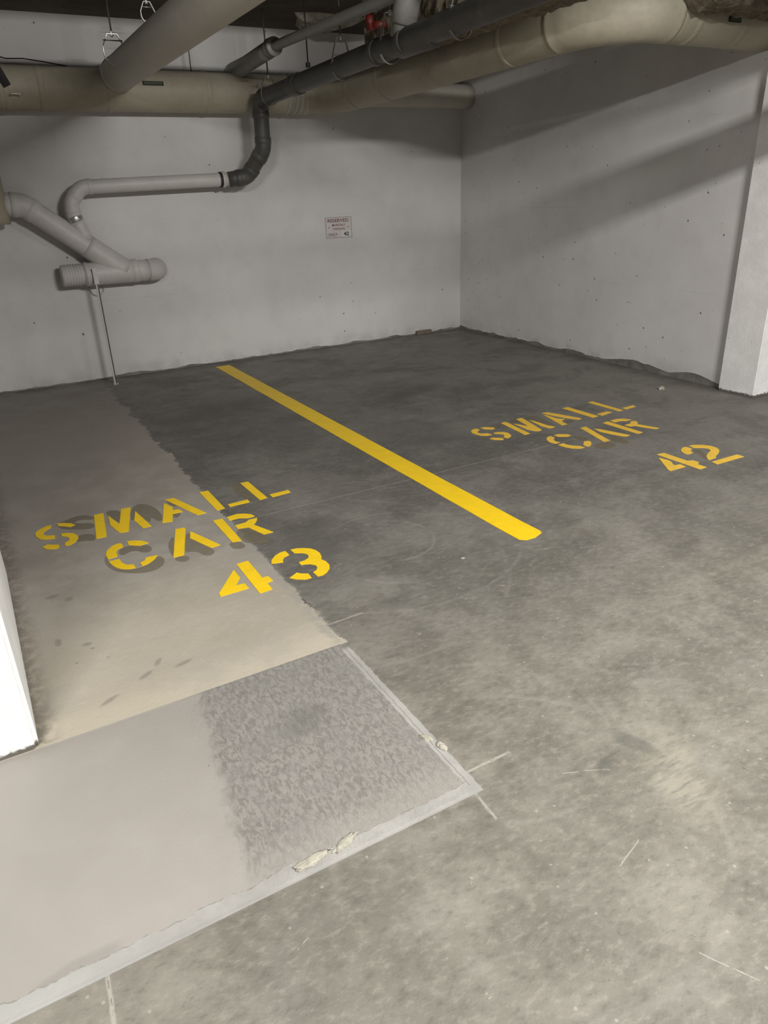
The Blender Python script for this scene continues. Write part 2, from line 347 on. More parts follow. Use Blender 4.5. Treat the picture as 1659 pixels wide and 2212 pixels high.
m_black = mat_paint('black_bracket', (.02, .019, .018), .2, .6, 8, 0)
m_red = mat_paint('red_sprinkler_pipe', (.16, .018, .014), .2, .5, 8, 0)
m_fire = mat_paint('sprayed_fireproofing', (.19, .155, .11), .55, 1., 22, .02, ((.34, .31, .26), .5))
m_firel = mat_paint('pale_sprayed_fireproofing', (.42, .39, .34), .4, 1., 22, .02)
m_chip = mat_paint('pale_concrete_chip', (.42, .40, .33), .3, .9, 60, .004)
m_wood = mat_paint('brown_timber_offcut', (.20, .16, .12), .3, .8, 20, .003)
m_sign = mat_paint('white_sign_plate', (.62, .58, .56), .05, .4, 10, 0)
m_sred = mat_paint('faded_red_ink', (.20, .085, .085), .1, .5, 30, 0)
m_sgry = mat_paint('faded_grey_ink', (.17, .15, .14), .1, .5, 30, 0)
m_sblk = mat_paint('black_ink', (.012, .012, .012), .1, .5, 30, 0)
m_stick = mat_paint('white_number_sticker', (.66, .64, .62), .05, .4, 30, 0)
m_label = mat_paint('green_pipe_label', (.085, .105, .075), .15, .4, 30, 0)
m_labelk = mat_paint('dark_label_border', (.02, .03, .02), .1, .4, 30, 0)
def ghost_mat(name, c, al):
    n = N(name, .7); f = n.noise(30, 4, .65); g = n.noise(5, 3)
    n.col(n.mix(n.ss(f, .3, .7), c, tuple(k*1.25 for k in c)))
    n.put(n.b.inputs['Alpha'], n.mul(n.ss(f, .25, .55, al*.75, al), n.ss(g, .3, .5, .8, 1)))
    return n.m
m_ghost = ghost_mat('painted_over_lettering', (.195, .168, .112), .55)
m_ghost2 = ghost_mat('painted_over_lettering_far', (.20, .165, .095), .42)

# ------------------------------------------------------------ setting
def grid(name, o, u, v, nu, nv, mat, disp=None):
    bm = bmesh.new(); o, u, v = Vector(o), Vector(u), Vector(v)
    g = [[bm.verts.new(o+u*(i/nu)+v*(j/nv)) for j in range(nv+1)] for i in range(nu+1)]
    for i in range(nu):
        for j in range(nv): bm.faces.new((g[i][j], g[i+1][j], g[i+1][j+1], g[i][j+1]))
    return tobj(name, bm, mat)
WA, WB, CE = 7.035, 4.972, 2.84
bm = bmesh.new(); box(bm, (-3.5, -3.5, -.15), (7.5, WA+.25, 0)); struct(tobj('floor', bm, m_floor))
bm = bmesh.new(); box(bm, (-3.5, WA, 0), (WB+.25, WA+.25, CE)); struct(tobj('wall_back', bm, m_wallA))
bm = bmesh.new(); box(bm, (WB, 3.35, 0), (WB+.25, WA, CE)); struct(tobj('wall_right', bm, m_wallB))
bm = bmesh.new(); box(bm, (-3.5, 2.2, CE), (7.5, WA+.25, CE+.3)); struct(tobj('ceiling', bm, m_ceil))
bm = bmesh.new(); box(bm, (-3.5, -3.5, CE+.18), (7.5, 2.2, CE+.3)); struct(tobj('ceiling', bm, m_ceil))

def column(name, label, x0, y0, x1, y1, bev):
    bm = bmesh.new(); box(bm, (x0, y0, 0), (x1, y1, CE))
    es = [e for e in bm.edges if abs(e.verts[0].co.z-e.verts[1].co.z) > 1]
    bmesh.ops.bevel(bm, geom=es, offset=bev, segments=3, affect='EDGES')
    bmesh.ops.bisect_plane(bm, geom=bm.verts[:]+bm.edges[:]+bm.faces[:], plane_co=(0, 0, .05), plane_no=(0, 0, 1))
    bmesh.ops.bisect_plane(bm, geom=bm.verts[:]+bm.edges[:]+bm.faces[:], plane_co=(0, 0, .02), plane_no=(0, 0, 1))
    cx, cy = (x0+x1)/2, (y0+y1)/2
    for v in bm.verts:
        if v.co.z < .01:
            v.co.x += (cx-v.co.x)*.012; v.co.y += .006 if v.co.y < cy else -.006
    o = tobj(name, bm, m_col); tag(o, label, 'column'); return o
column('concrete_column', 'bright white painted concrete column at the left edge, beside the repaired floor slab', -.75, 2.017, -.105, 3.3, .012)
column('concrete_column', 'white painted concrete pillar against the right wall, far right of the bays', 4.905, 3.205, 5.75, 3.505, .006)

def rough_box(name, a, b, mat, amp, step, parent=None, seed=0, taper=None, cut=None):
    """lumpy sprayed box"""
    bm = bmesh.new(); a, b = Vector(a), Vector(b); d = b-a
    box(bm, a, b)
    for ax in range(3):
        k = int(d[ax]/step); nrm = Vector((0, 0, 0)); nrm[ax] = 1
        for i in range(1, k):
            co = a.copy(); co[ax] += d[ax]*i/k
            bmesh.ops.bisect_plane(bm, geom=bm.verts[:]+bm.edges[:]+bm.faces[:], plane_co=co, plane_no=nrm)
    top = b.z
    for v in bm.verts:
        p = v.co*14 + Vector((seed, 0, 0)); q = v.co*38 + Vector((seed, 0, 0))
        if v.co.z < top-.01:
            v.co += (noise.noise_vector(p)*.75 + noise.noise_vector(q)*.55)*amp
            if taper: taper(v)
    return tobj(name, bm, mat, parent)
tag(rough_box('fireproofed_beam', (2.88, 3.35, 2.385), (3.24, 5.25, CE), m_fire, .024, .03, seed=2),
    'rough sprayed beam running front to back between the dark pipe and the curved cream pipe', 'beam')
def tp(v):
    if v.co.x < 4.02: v.co.z += (4.02-v.co.x)*1.2
tag(rough_box('fireproofed_beam', (3.90, 3.20, 2.375), (4.90, 3.43, CE), m_fire, .022, .03, seed=9, taper=tp),
    'rough brown sprayed beam above the duct bend in the top right corner', 'beam')
# pale triangular splash of fireproofing on the ceiling
bm = bmesh.new()
out = [(2.86, 6.38), (3.05, 6.32), (3.30, 6.34), (3.52, 6.38), (3.45, 6.62), (3.42, 6.95), (3.20, 7.0), (3.07, 6.85), (2.98, 6.6)]
cen = Vector((3.2, 6.62, CE-.06)); rg = []
for f in (1., .8, .6, .4, .2):
    r_ = []
    for i in range(36):
        t = i/36*len(out); k = int(t); a = Vector((*out[k], 0)); b = Vector((*out[(k+1) % len(out)], 0)); p = a.lerp(b, t-k)
        p = Vector((cen.x+(p.x-cen.x)*f, cen.y+(p.y-cen.y)*f, CE-.002-.06*math.sqrt(1-f*f)))
        if f < 1: p += noise.noise_vector(p*16)*.03
        r_.append(bm.verts.new(p))
    rg.append(r_)
for a, b in zip(rg[:-1], rg[1:]):
    for i in range(36): bm.faces.new((a[i], b[i], b[(i+1) % 36], a[(i+1) % 36]))
bm.faces.new(rg[-1])
tag(tobj('fireproofing_patch', bm, m_firel), 'pale lumpy fireproofing patch on the dark ceiling above the thin pipe', 'fireproofing')

# ------------------------------------------------------------ floor paint
def flat_poly(bm, pts, z0=.0005, z1=.0022):
    area = sum(pts[i][0]*pts[(i+1) % len(pts)][1]-pts[(i+1) % len(pts)][0]*pts[i][1] for i in range(len(pts)))
    if area < 0: pts = pts[::-1]
    top = [bm.verts.new((x, y, z1)) for x, y in pts]; bot = [bm.verts.new((x, y, z0)) for x, y in pts]; n = len(pts)
    for t3 in tessellate_polygon([[Vector((x, y, 0)) for x, y in pts]]): 
        t3 = list(t3); a, b, c = (Vector((*pts[i], 0)) for i in t3)
        if (b-a).cross(c-a).z < 0: t3 = t3[::-1]
        bm.faces.new([top[i] for i in t3])
    for i in range(n): bm.faces.new((bot[i], bot[(i+1) % n], top[(i+1) % n], top[i]))
def smooth_poly(pts, k=3):
    """round the soft outline of an old ghost mark"""
    for _ in range(k):
        o = []
        for i in range(len(pts)):
            a, b = pts[i], pts[(i+1) % len(pts)]
            o += [(a[0]*.75+b[0]*.25, a[1]*.75+b[1]*.25), (a[0]*.25+b[0]*.75, a[1]*.25+b[1]*.75)]
        pts = o
    return pts
bm = bmesh.new()
P = [(1.978, 6.86), (2.115, 6.86)]; Q = []
for i in range(1, 40):
    y = 6.86-(6.86-2.36)*i/40; P.append((2.118+.0025*noise.noise(Vector((y*3, 1, 0)))+.006*i/40, y))
P += [(2.128, 2.345), (2.118, 2.322), (2.06, 2.300), (2.01, 2.302), (1.985, 2.325)]
for i in range(1, 40):
    y = 2.36+(6.86-2.36)*i/40; P.append((1.982+.0025*noise.noise(Vector((y*3, 5, 0))), y))
flat_poly(bm, P)
tag(tobj('parking_stripe', bm, m_yellow), 'long yellow painted stripe dividing the two parking bays', 'floor marking')
L43 = [('S', [[(0.133, 3.766), (0.11, 3.769), (0.085, 3.751), (0.061, 3.731), (0.049, 3.699), (0.05, 3.658), (0.065, 3.618), (0.087, 3.599), (0.128, 3.584), (0.132, 3.626), (0.102, 3.64), (0.088, 3.655), (0.085, 3.68), (0.096, 3.708), (0.113, 3.725), (0.126, 3.731)], [(0.16, 3.772), (0.188, 3.762), (0.224, 3.731), (0.238, 3.701), (0.212, 3.687), (0.185, 3.715), (0.165, 3.733)], [(0.162, 3.628), (0.192, 3.618), (0.216, 3.595), (0.23, 3.554), (0.226, 3.518), (0.208, 3.485), (0.187, 3.467), (0.164, 3.464), (0.159, 3.486), (0.166, 3.508), (0.183, 3.519), (0.19, 3.542), (0.182, 3.57), (0.16, 3.596)], [(0.063, 3.518), (0.089, 3.532), (0.136, 3.496), (0.13, 3.459), (0.104, 3.462), (0.076, 3.483)]]), ('M', [[(0.341, 3.771), (0.38, 3.777), (0.389, 3.768), (0.35, 3.462), (0.302, 3.463)], [(0.405, 3.725), (0.434, 3.581), (0.48, 3.775), (0.529, 3.772), (0.456, 3.465), (0.437, 3.463), (0.413, 3.474), (0.391, 3.592)], [(0.539, 3.705), (0.567, 3.461), (0.525, 3.46), (0.508, 3.582)]]), ('A', [[(0.711, 3.771), (0.759, 3.769), (0.85, 3.464), (0.803, 3.463)], [(0.695, 3.724), (0.722, 3.643), (0.71, 3.599), (0.741, 3.595), (0.75, 3.548), (0.698, 3.551), (0.672, 3.458), (0.624, 3.469)]]), ('L', [[(0.903, 3.766), (0.951, 3.764), (0.951, 3.466), (0.907, 3.465)], [(0.981, 3.508), (1.093, 3.512), (1.091, 3.471), (0.98, 3.47)]]), ('L', [[(1.141, 3.768), (1.187, 3.766), (1.192, 3.474), (1.147, 3.468)], [(1.218, 3.51), (1.33, 3.513), (1.328, 3.473), (1.219, 3.466)]]), ('C', [[(0.391, 3.347), (0.399, 3.326), (0.393, 3.292), (0.371, 3.288), (0.357, 3.26), (0.353, 3.209), (0.31, 3.204), (0.308, 3.252), (0.32, 3.298), (0.35, 3.335), (0.373, 3.348)], [(0.424, 3.349), (0.455, 3.339), (0.486, 3.315), (0.51, 3.273), (0.464, 3.265), (0.423, 3.302)], [(0.308, 3.179), (0.355, 3.177), (0.357, 3.128), (0.373, 3.098), (0.399, 3.084), (0.399, 3.045), (0.369, 3.051), (0.339, 3.073), (0.323, 3.103), (0.313, 3.138)], [(0.428, 3.085), (0.45, 3.095), (0.463, 3.122), (0.513, 3.118), (0.495, 3.085), (0.461, 3.056), (0.429, 3.045)]]), ('A', [[(0.659, 3.354), (0.702, 3.349), (0.704, 3.33), (0.619, 3.049), (0.57, 3.05)], [(0.716, 3.288), (0.794, 3.055), (0.747, 3.051), (0.692, 3.21)]]), ('R', [[(0.849, 3.349), (0.897, 3.344), (0.894, 3.046), (0.851, 3.046)], [(0.923, 3.35), (0.979, 3.359), (1.019, 3.337), (1.042, 3.308), (1.048, 3.28), (1.007, 3.278), (0.971, 3.301), (0.921, 3.302)], [(0.924, 3.228), (0.982, 3.233), (1.007, 3.254), (1.05, 3.253), (1.04, 3.226), (1.021, 3.199), (1.006, 3.185), (1.057, 3.047), (1.008, 3.049), (0.971, 3.17), (0.923, 3.182)]]), ('4', [[(0.793, 2.827), (0.848, 2.829), (0.846, 2.645), (0.872, 2.643), (0.875, 2.595), (0.847, 2.59), (0.846, 2.528), (0.789, 2.523)], [(0.765, 2.782), (0.765, 2.697), (0.728, 2.643), (0.764, 2.64), (0.766, 2.59), (0.643, 2.588), (0.646, 2.619)]]), ('3', [[(1.027, 2.825), (1.027, 2.778), (0.998, 2.768), (0.984, 2.749), (0.976, 2.725), (0.926, 2.743), (0.94, 2.775), (0.967, 2.805), (1.0, 2.823)], [(1.052, 2.823), (1.078, 2.821), (1.109, 2.805), (1.136, 2.781), (1.149, 2.751), (1.152, 2.717), (1.144, 2.683), (1.131, 2.657), (1.14, 2.629), (1.139, 2.591), (1.125, 2.559), (1.098, 2.532), (1.074, 2.52), (1.051, 2.522), (1.05, 2.568), (1.071, 2.578), (1.084, 2.599), (1.086, 2.622), (1.07, 2.644), (1.048, 2.655), (1.033, 2.658), (1.035, 2.688), (1.063, 2.689), (1.085, 2.7), (1.097, 2.718), (1.098, 2.742), (1.083, 2.763), (1.053, 2.781)], [(0.943, 2.577), (0.989, 2.604), (1.001, 2.586), (1.028, 2.568), (1.024, 2.525), (0.993, 2.528), (0.962, 2.552)]])]
L42 = [('S', [[(2.831, 3.805), (2.834, 3.771), (2.801, 3.75), (2.784, 3.723), (2.796, 3.694), (2.831, 3.679), (2.836, 3.636), (2.797, 3.641), (2.766, 3.665), (2.751, 3.711), (2.752, 3.75), (2.773, 3.785), (2.8, 3.805)], [(2.866, 3.807), (2.898, 3.797), (2.94, 3.759), (2.937, 3.738), (2.909, 3.726), (2.864, 3.768)], [(2.866, 3.663), (2.896, 3.662), (2.93, 3.641), (2.943, 3.607), (2.935, 3.567), (2.913, 3.536), (2.871, 3.518), (2.864, 3.554), (2.89, 3.575), (2.897, 3.6), (2.881, 3.629), (2.86, 3.644)], [(2.771, 3.579), (2.8, 3.588), (2.849, 3.542), (2.838, 3.517), (2.819, 3.514), (2.783, 3.545)]]), ('M', [[(3.042, 3.808), (3.074, 3.813), (3.087, 3.8), (3.05, 3.511), (3.006, 3.512)], [(3.1, 3.745), (3.119, 3.712), (3.143, 3.644), (3.154, 3.677), (3.183, 3.816), (3.226, 3.821), (3.235, 3.81), (3.165, 3.526), (3.128, 3.517), (3.108, 3.54), (3.092, 3.589)], [(3.241, 3.749), (3.257, 3.708), (3.262, 3.583), (3.282, 3.527), (3.254, 3.52), (3.227, 3.53), (3.218, 3.593)]]), ('A', [[(3.421, 3.824), (3.47, 3.819), (3.553, 3.589), (3.553, 3.562), (3.519, 3.553), (3.496, 3.594), (3.466, 3.669), (3.446, 3.722)], [(3.403, 3.781), (3.416, 3.765), (3.421, 3.666), (3.436, 3.635), (3.463, 3.629), (3.418, 3.609), (3.395, 3.577), (3.387, 3.525), (3.34, 3.525)]]), ('L', [[(3.623, 3.832), (3.677, 3.831), (3.688, 3.538), (3.631, 3.531)], [(3.717, 3.58), (3.819, 3.585), (3.833, 3.548), (3.713, 3.53)]]), ('L', [[(3.878, 3.836), (3.926, 3.838), (3.931, 3.541), (3.888, 3.539)], [(3.966, 3.582), (4.08, 3.588), (4.075, 3.555), (3.962, 3.54)]]), ('C', [[(3.065, 3.368), (3.104, 3.396), (3.124, 3.392), (3.124, 3.355), (3.093, 3.33), (3.075, 3.294), (3.085, 3.262), (3.045, 3.26), (3.035, 3.298), (3.044, 3.334)], [(3.15, 3.393), (3.185, 3.397), (3.237, 3.361), (3.241, 3.329), (3.204, 3.32), (3.154, 3.356)], [(3.042, 3.233), (3.092, 3.239), (3.09, 3.202), (3.111, 3.163), (3.137, 3.141), (3.14, 3.101), (3.106, 3.102), (3.067, 3.134), (3.048, 3.175)], [(3.219, 3.19), (3.248, 3.183), (3.252, 3.163), (3.223, 3.128), (3.195, 3.107), (3.169, 3.101), (3.163, 3.122), (3.168, 3.143)]]), ('A', [[(3.396, 3.409), (3.446, 3.407), (3.362, 3.11), (3.311, 3.111)], [(3.459, 3.349), (3.487, 3.301), (3.521, 3.187), (3.543, 3.113), (3.51, 3.105), (3.489, 3.126), (3.462, 3.19), (3.44, 3.279)]]), ('R', [[(3.595, 3.405), (3.648, 3.41), (3.652, 3.106), (3.613, 3.102), (3.602, 3.115)], [(3.674, 3.413), (3.738, 3.415), (3.782, 3.393), (3.807, 3.346), (3.758, 3.345), (3.722, 3.367), (3.669, 3.37)], [(3.674, 3.284), (3.736, 3.287), (3.759, 3.314), (3.789, 3.318), (3.805, 3.305), (3.79, 3.276), (3.758, 3.246), (3.808, 3.109), (3.772, 3.105), (3.743, 3.161), (3.718, 3.234), (3.682, 3.243)]]), ('4', [[(3.392, 2.764), (3.439, 2.762), (3.449, 2.753), (3.448, 2.589), (3.481, 2.576), (3.48, 2.534), (3.447, 2.516), (3.452, 2.46), (3.394, 2.457), (3.392, 2.468)], [(3.358, 2.721), (3.368, 2.656), (3.362, 2.63), (3.332, 2.591), (3.334, 2.578), (3.369, 2.575), (3.365, 2.53), (3.239, 2.533), (3.245, 2.554)]]), ('2', [[(3.631, 2.761), (3.642, 2.749), (3.64, 2.714), (3.611, 2.698), (3.596, 2.683), (3.588, 2.663), (3.558, 2.659), (3.536, 2.662), (3.536, 2.687), (3.55, 2.716), (3.573, 2.739), (3.604, 2.756)], [(3.671, 2.762), (3.707, 2.754), (3.749, 2.724), (3.771, 2.691), (3.774, 2.648), (3.757, 2.614), (3.728, 2.589), (3.686, 2.567), (3.642, 2.548), (3.623, 2.53), (3.556, 2.527), (3.58, 2.561), (3.612, 2.588), (3.659, 2.612), (3.695, 2.625), (3.712, 2.643), (3.718, 2.666), (3.704, 2.689), (3.661, 2.722)], [(3.545, 2.5), (3.768, 2.498), (3.766, 2.451), (3.534, 2.455)]])]
G43 = [[(0.182, 3.782), (0.235, 3.809), (0.278, 3.82), (0.341, 3.771), (0.333, 3.711), (0.276, 3.755), (0.242, 3.745), (0.24, 3.718), (0.328, 3.677), (0.316, 3.595), (0.227, 3.643), (0.17, 3.687), (0.163, 3.728), (0.161, 3.772)], [(0.232, 3.564), (0.306, 3.537), (0.296, 3.443), (0.256, 3.47), (0.205, 3.488), (0.224, 3.513)], [(0.408, 3.801), (0.477, 3.767), (0.455, 3.666), (0.434, 3.581), (0.408, 3.673), (0.401, 3.74)], [(0.525, 3.748), (0.562, 3.797), (0.603, 3.783), (0.636, 3.712), (0.65, 3.61), (0.637, 3.504), (0.61, 3.498), (0.592, 3.585), (0.568, 3.49), (0.54, 3.698), (0.506, 3.581), (0.492, 3.603)], [(0.707, 3.763), (0.771, 3.726), (0.791, 3.677), (0.779, 3.65), (0.722, 3.643)], [(0.709, 3.594), (0.744, 3.549), (0.713, 3.492), (0.685, 3.497)], [(1.087, 3.775), (1.124, 3.793), (1.146, 3.775), (1.149, 3.478), (1.12, 3.475), (1.088, 3.508), (1.074, 3.592), (1.077, 3.703)], [(1.192, 3.532), (1.241, 3.528), (1.23, 3.476), (1.192, 3.481)], [(0.379, 3.287), (0.423, 3.3), (0.463, 3.263), (0.495, 3.259), (0.509, 3.228), (0.509, 3.193), (0.49, 3.171), (0.462, 3.181), (0.448, 3.213), (0.416, 3.23), (0.375, 3.201), (0.362, 3.237)], [(0.307, 3.253), (0.293, 3.203), (0.291, 3.139), (0.31, 3.071), (0.345, 3.029), (0.39, 2.99), (0.448, 2.968), (0.502, 2.988), (0.529, 3.04), (0.531, 3.084), (0.511, 3.11), (0.48, 3.065), (0.427, 3.037), (0.376, 3.04), (0.334, 3.073), (0.309, 3.141), (0.307, 3.2)], [(0.597, 3.233), (0.639, 3.301), (0.569, 3.045), (0.571, 3.111), (0.58, 3.188)], [(0.686, 3.27), (0.708, 3.27), (0.692, 3.206), (0.746, 3.049), (0.752, 3.025), (0.747, 2.994), (0.721, 2.971), (0.693, 2.996), (0.685, 3.042), (0.651, 3.071), (0.625, 3.061)], [(0.571, 3.044), (0.618, 3.046), (0.635, 3.015), (0.624, 2.983), (0.596, 2.982), (0.573, 3.011)], [(0.926, 3.174), (0.968, 3.163), (1.007, 3.046), (1.015, 2.997), (1.006, 2.96), (0.968, 2.949), (0.93, 2.982), (0.899, 3.017), (0.898, 3.061), (0.9, 3.148)], [(0.836, 3.059), (0.889, 3.038), (0.893, 2.978), (0.872, 2.958), (0.836, 2.978), (0.827, 3.009)]]
G42 = [[(2.938, 3.798), (3.031, 3.806), (3.027, 3.771), (2.965, 3.722), (2.938, 3.76)], [(3.114, 3.823), (3.201, 3.835), (3.158, 3.732), (3.108, 3.749)], [(3.273, 3.826), (3.332, 3.824), (3.353, 3.777), (3.338, 3.697), (3.323, 3.591), (3.307, 3.546), (3.27, 3.592), (3.26, 3.711), (3.239, 3.75)], [(3.416, 3.6), (3.474, 3.597), (3.482, 3.552), (3.438, 3.526), (3.395, 3.538)], [(3.238, 3.317), (3.277, 3.288), (3.29, 3.226), (3.25, 3.185), (3.219, 3.19), (3.21, 3.249)], [(3.23, 3.116), (3.3, 3.115), (3.345, 3.1), (3.35, 3.046), (3.297, 3.001), (3.232, 3.0), (3.195, 3.034), (3.195, 3.074)], [(3.396, 3.149), (3.452, 3.144), (3.452, 3.039), (3.429, 3.006), (3.386, 3.011), (3.366, 3.085)], [(3.635, 2.701), (3.669, 2.69), (3.656, 2.646), (3.616, 2.598), (3.552, 2.532), (3.55, 2.558), (3.606, 2.631), (3.599, 2.667)]]

def lettering(words, name, labels, cat, mat):
    k = 0
    for cnt, wname, lab, grp in labels:
        cx = sum(p[0] for n_, ps in words[k:k+cnt] for q in ps for p in q); m_ = sum(len(q) for n_, ps in words[k:k+cnt] for q in ps)
        cy = sum(p[1] for n_, ps in words[k:k+cnt] for q in ps for p in q)
        t = thing(wname, lab, cat, (cx/m_, cy/m_, 0), grp)
        for n_, ps in words[k:k+cnt]:
            bm = bmesh.new()
            for q in ps: flat_poly(bm, q)
            tobj('numeral' if n_ in '0123456789' else 'letter', bm, mat, t)
        k += cnt
lettering(L43, '', ((5, 'painted_word', 'yellow stencilled word SMALL on the pale slab of the near left bay', 'stencilled floor lettering'),
                    (3, 'painted_word', 'yellow stencilled word CAR on the near left bay, above number 43', 'stencilled floor lettering'),
                    (2, 'painted_number', 'yellow stencilled number 43 on the edge of the pale slab', 'stencilled floor lettering')), 'floor marking', m_yellow)
lettering(L42, '', ((5, 'painted_word', 'yellow stencilled word SMALL in the far right bay', 'stencilled floor lettering'),
                    (3, 'painted_word', 'yellow stencilled word CAR in the far right bay, above number 42', 'stencilled floor lettering'),
                    (2, 'painted_number', 'yellow stencilled number 42 on the dark floor near the right wall', 'stencilled floor lettering')), 'floor marking', m_yfar)
for G, m_, lab in ((G43, m_ghost, 'brown ghost of older painted-over lettering around SMALL CAR 43'), (G42, m_ghost2, 'faint brown ghost of older lettering around SMALL CAR 42')):
    t = thing('faded_lettering', lab, 'floor marking', (sum(q[0][0] for q in G)/len(G), sum(q[0][1] for q in G)/len(G), 0))
    gz = iter(range(99))
    for q in G:
        bm = bmesh.new()
        q = smooth_poly(q); area = sum(q[i][0]*q[(i+1) % len(q)][1]-q[(i+1) % len(q)][0]*q[i][1] for i in range(len(q)))
        if area < 0: q = q[::-1]
        zt = .0004+.00012*next(gz); vs = [bm.verts.new((x, y, zt)) for x, y in q]
        for t3 in tessellate_polygon([[Vector((x, y, 0)) for x, y in q]]):
            t3 = list(t3); a, b, c = (Vector((*q[i], 0)) for i in t3)
            if (b-a).cross(c-a).z < 0: t3 = t3[::-1]
            bm.faces.new([vs[i] for i in t3])
        tobj('old_mark', bm, m_, t)

# ------------------------------------------------------------ insulated duct along the walls
t = thing('insulated_pipe', 'large cream insulated pipe running along the back wall and bending round to the right pillar', 'pipe', (1.8, 6.86, 2.31))
DR = .152; DP = [(.33, 6.86, 1.36), (.33, 6.86, 2.31), (3.44, 6.86, 2.31), (3.60, 3.60, 2.40), (4.968, 3.60, 2.40)]
pipe_runs(t, DP, DR, [.26, .42, .42], m_duct, ('straight_run', 'elbow'), (.004, .03), 56)
bm = bmesh.new(); sweep(bm, [Vector((3.0, 6.90, 2.34)).lerp(Vector((4.968, 6.90, 2.34)), i/20) for i in range(21)], .110, 56); o = tobj('stub_run', bm, m_duct2, t, True); o['label'] = 'paler stub carrying on to the corner'
for a, b, k in ((1, 2, .10), (1, 2, .18), (1, 2, .34), (1, 2, .60), (2, 3, .28), (2, 3, .50), (2, 3, .74), (3, 4, .42), (3, 4, .72)):
    collar_at(t, DP[a], DP[b], k, DR+.0035, .05, m_duct, 'jacket_seam', 56)
# wrinkled pale tape over the back elbow
for k, s_ in ((.885, .030), (.90, .026), (.918, .034), (.862, .022)):
    o = collar_at(t, DP[1], DP[2], k-.03, DR+.006, s_, m_tape, 'tape_band', 56)
def label_plate(parent, c, u, v, nrm, w_, h_):
    c, u, v, nrm = Vector(c), Vector(u), Vector(v), Vector(nrm).normalized()
    def pl(name, w1, h1, d, mat, par, off=(0, 0)):
        bm = bmesh.new(); cc = c+u*off[0]+v*off[1]
        q = [cc+u*sx*w1/2+v*sy*h1/2+nrm*dd for dd in (0, d) for sx, sy in ((-1, -1), (1, -1), (1, 1), (-1, 1))]
        vs = [bm.verts.new(p) for p in q]
        for f in ((3, 2, 1, 0), (4, 5, 6, 7), (0, 1, 5, 4), (1, 2, 6, 5), (2, 3, 7, 6), (3, 0, 4, 7)): bm.faces.new([vs[i] for i in f])
        return tobj(name, bm, mat, par)
    o = pl('pipe_label', w_, h_, .008, m_labelk, parent); o['label'] = 'small dark green label'
    pl('label_face', w_*.88, h_*.66, .010, m_label, o)
label_plate(t, (1.73, 6.712, 2.348), (1, 0, 0), (0, .25, .97), (0, -.97, .25), .165, .030)
label_plate(t, (4.442, 3.447, 2.367), (1, 0, 0), (0, 0, 1), (0, -1, 0), .105, .030)

t = thing('insulated_pipe', 'thick grey insulated pipe coming forward overhead from the back wall pipe at upper left', 'pipe', (1.42, 5, 2.36))
bm = bmesh.new(); sweep(bm, [Vector((1.463, 6.84, 2.40)).lerp(Vector((1.40, 1.6, 2.40)), i/60) for i in range(61)], .123, 56); tobj('straight_run', bm, m_duct2, t, True)
collar_at(t, (1.463, 6.84, 2.40), (1.40, 1.6, 2.40), .03, .128, .06, m_duct2, 'jacket_seam', 56)

# ------------------------------------------------------------ drain pipes
t = thing('drain_pipe', 'dark grey drain pipe coming forward under the ceiling, then dropping by the back wall', 'pipe', (2.62, 6.6, 1.7))
KP = [(2.30, 6.80, 1.635), (2.46, 6.76, 1.655), (2.575, 6.60, 1.86), (2.575, 6.58, 2.24), (2.52, 1.75, 2.315)]
pipe_runs(t, KP, .065, [.10, .12, .10], m_dark, ('pipe', 'elbow'), (.006, .05))
for k, L in ((.165, .14), (.43, .06), (.50, .05)): collar_at(t, KP[3], KP[4], k, .073, L, m_dark)
o = None
bm = bmesh.new(); sweep(bm, [Vector((2.54, 4.20, 2.30)).lerp(Vector((2.56, 3.95, CE+.0)), i/10) for i in range(11)], .064, 40); o = tobj('branch_pipe', bm, m_grey, t, True); o['label'] = 'lighter grey riser'
bm = bmesh.new(); sweep(bm, [Vector((2.54, 4.20, 2.30)).lerp(Vector((2.56, 3.95, CE)), k) for k in (.12, .14, .36, .38)], [.07, .074, .074, .07], 40); tobj('branch_socket', bm, m_grey, t, True)
collar_at(t, (2.563, 4.40, 2.267), (2.56, 3.70, 2.275), .5, .071, .36, m_dark, 'tee_body')

t = thing('drain_pipe', 'thin grey pipe high under the ceiling, above the dark drain pipe', 'pipe', (2.45, 5.8, 2.5))
pipe_runs(t, [(2.49, 6.97, 2.52), (2.43, 5.86, 2.50), (2.60, 2.6, 2.50)], .033, .06, m_grey, ('pipe', 'elbow'), (.03, .04))
bm = bmesh.new(); sweep(bm, [Vector((2.49, 6.99, 2.47)).lerp(Vector((2.435, 5.95, 2.495)), i/10) for i in range(11)], .060, 40); o = tobj('thick_sleeve', bm, m_grey, t, True)

t = thing('drain_pipe', 'slim white painted pipe on the back wall, bending down into the thick diagonal pipe', 'pipe', (1.0, 6.86, 1.3))
SP = [(2.34, 6.82, 1.640), (1.055, 6.85, 1.612), (.955, 6.85, 1.50), (.965, 6.86, 1.385), (1.03, 6.86, 1.20)]
pipe_runs(t, SP, .056, [.12, .10, .10], m_white, ('pipe', 'elbow'), (.005, .035))
o = collar_at(t, SP[3], SP[4], .05, .063, .045, m_steel, 'band_clamp'); o['label'] = 'shiny metal band'
o = collar_at(t, SP[0], SP[1], .085, .064, .022, m_black, 'strap'); o['label'] = 'black rubber strap'
collar_at(t, SP[0], SP[1], .065, .066, .028, m_white, 'coupling')

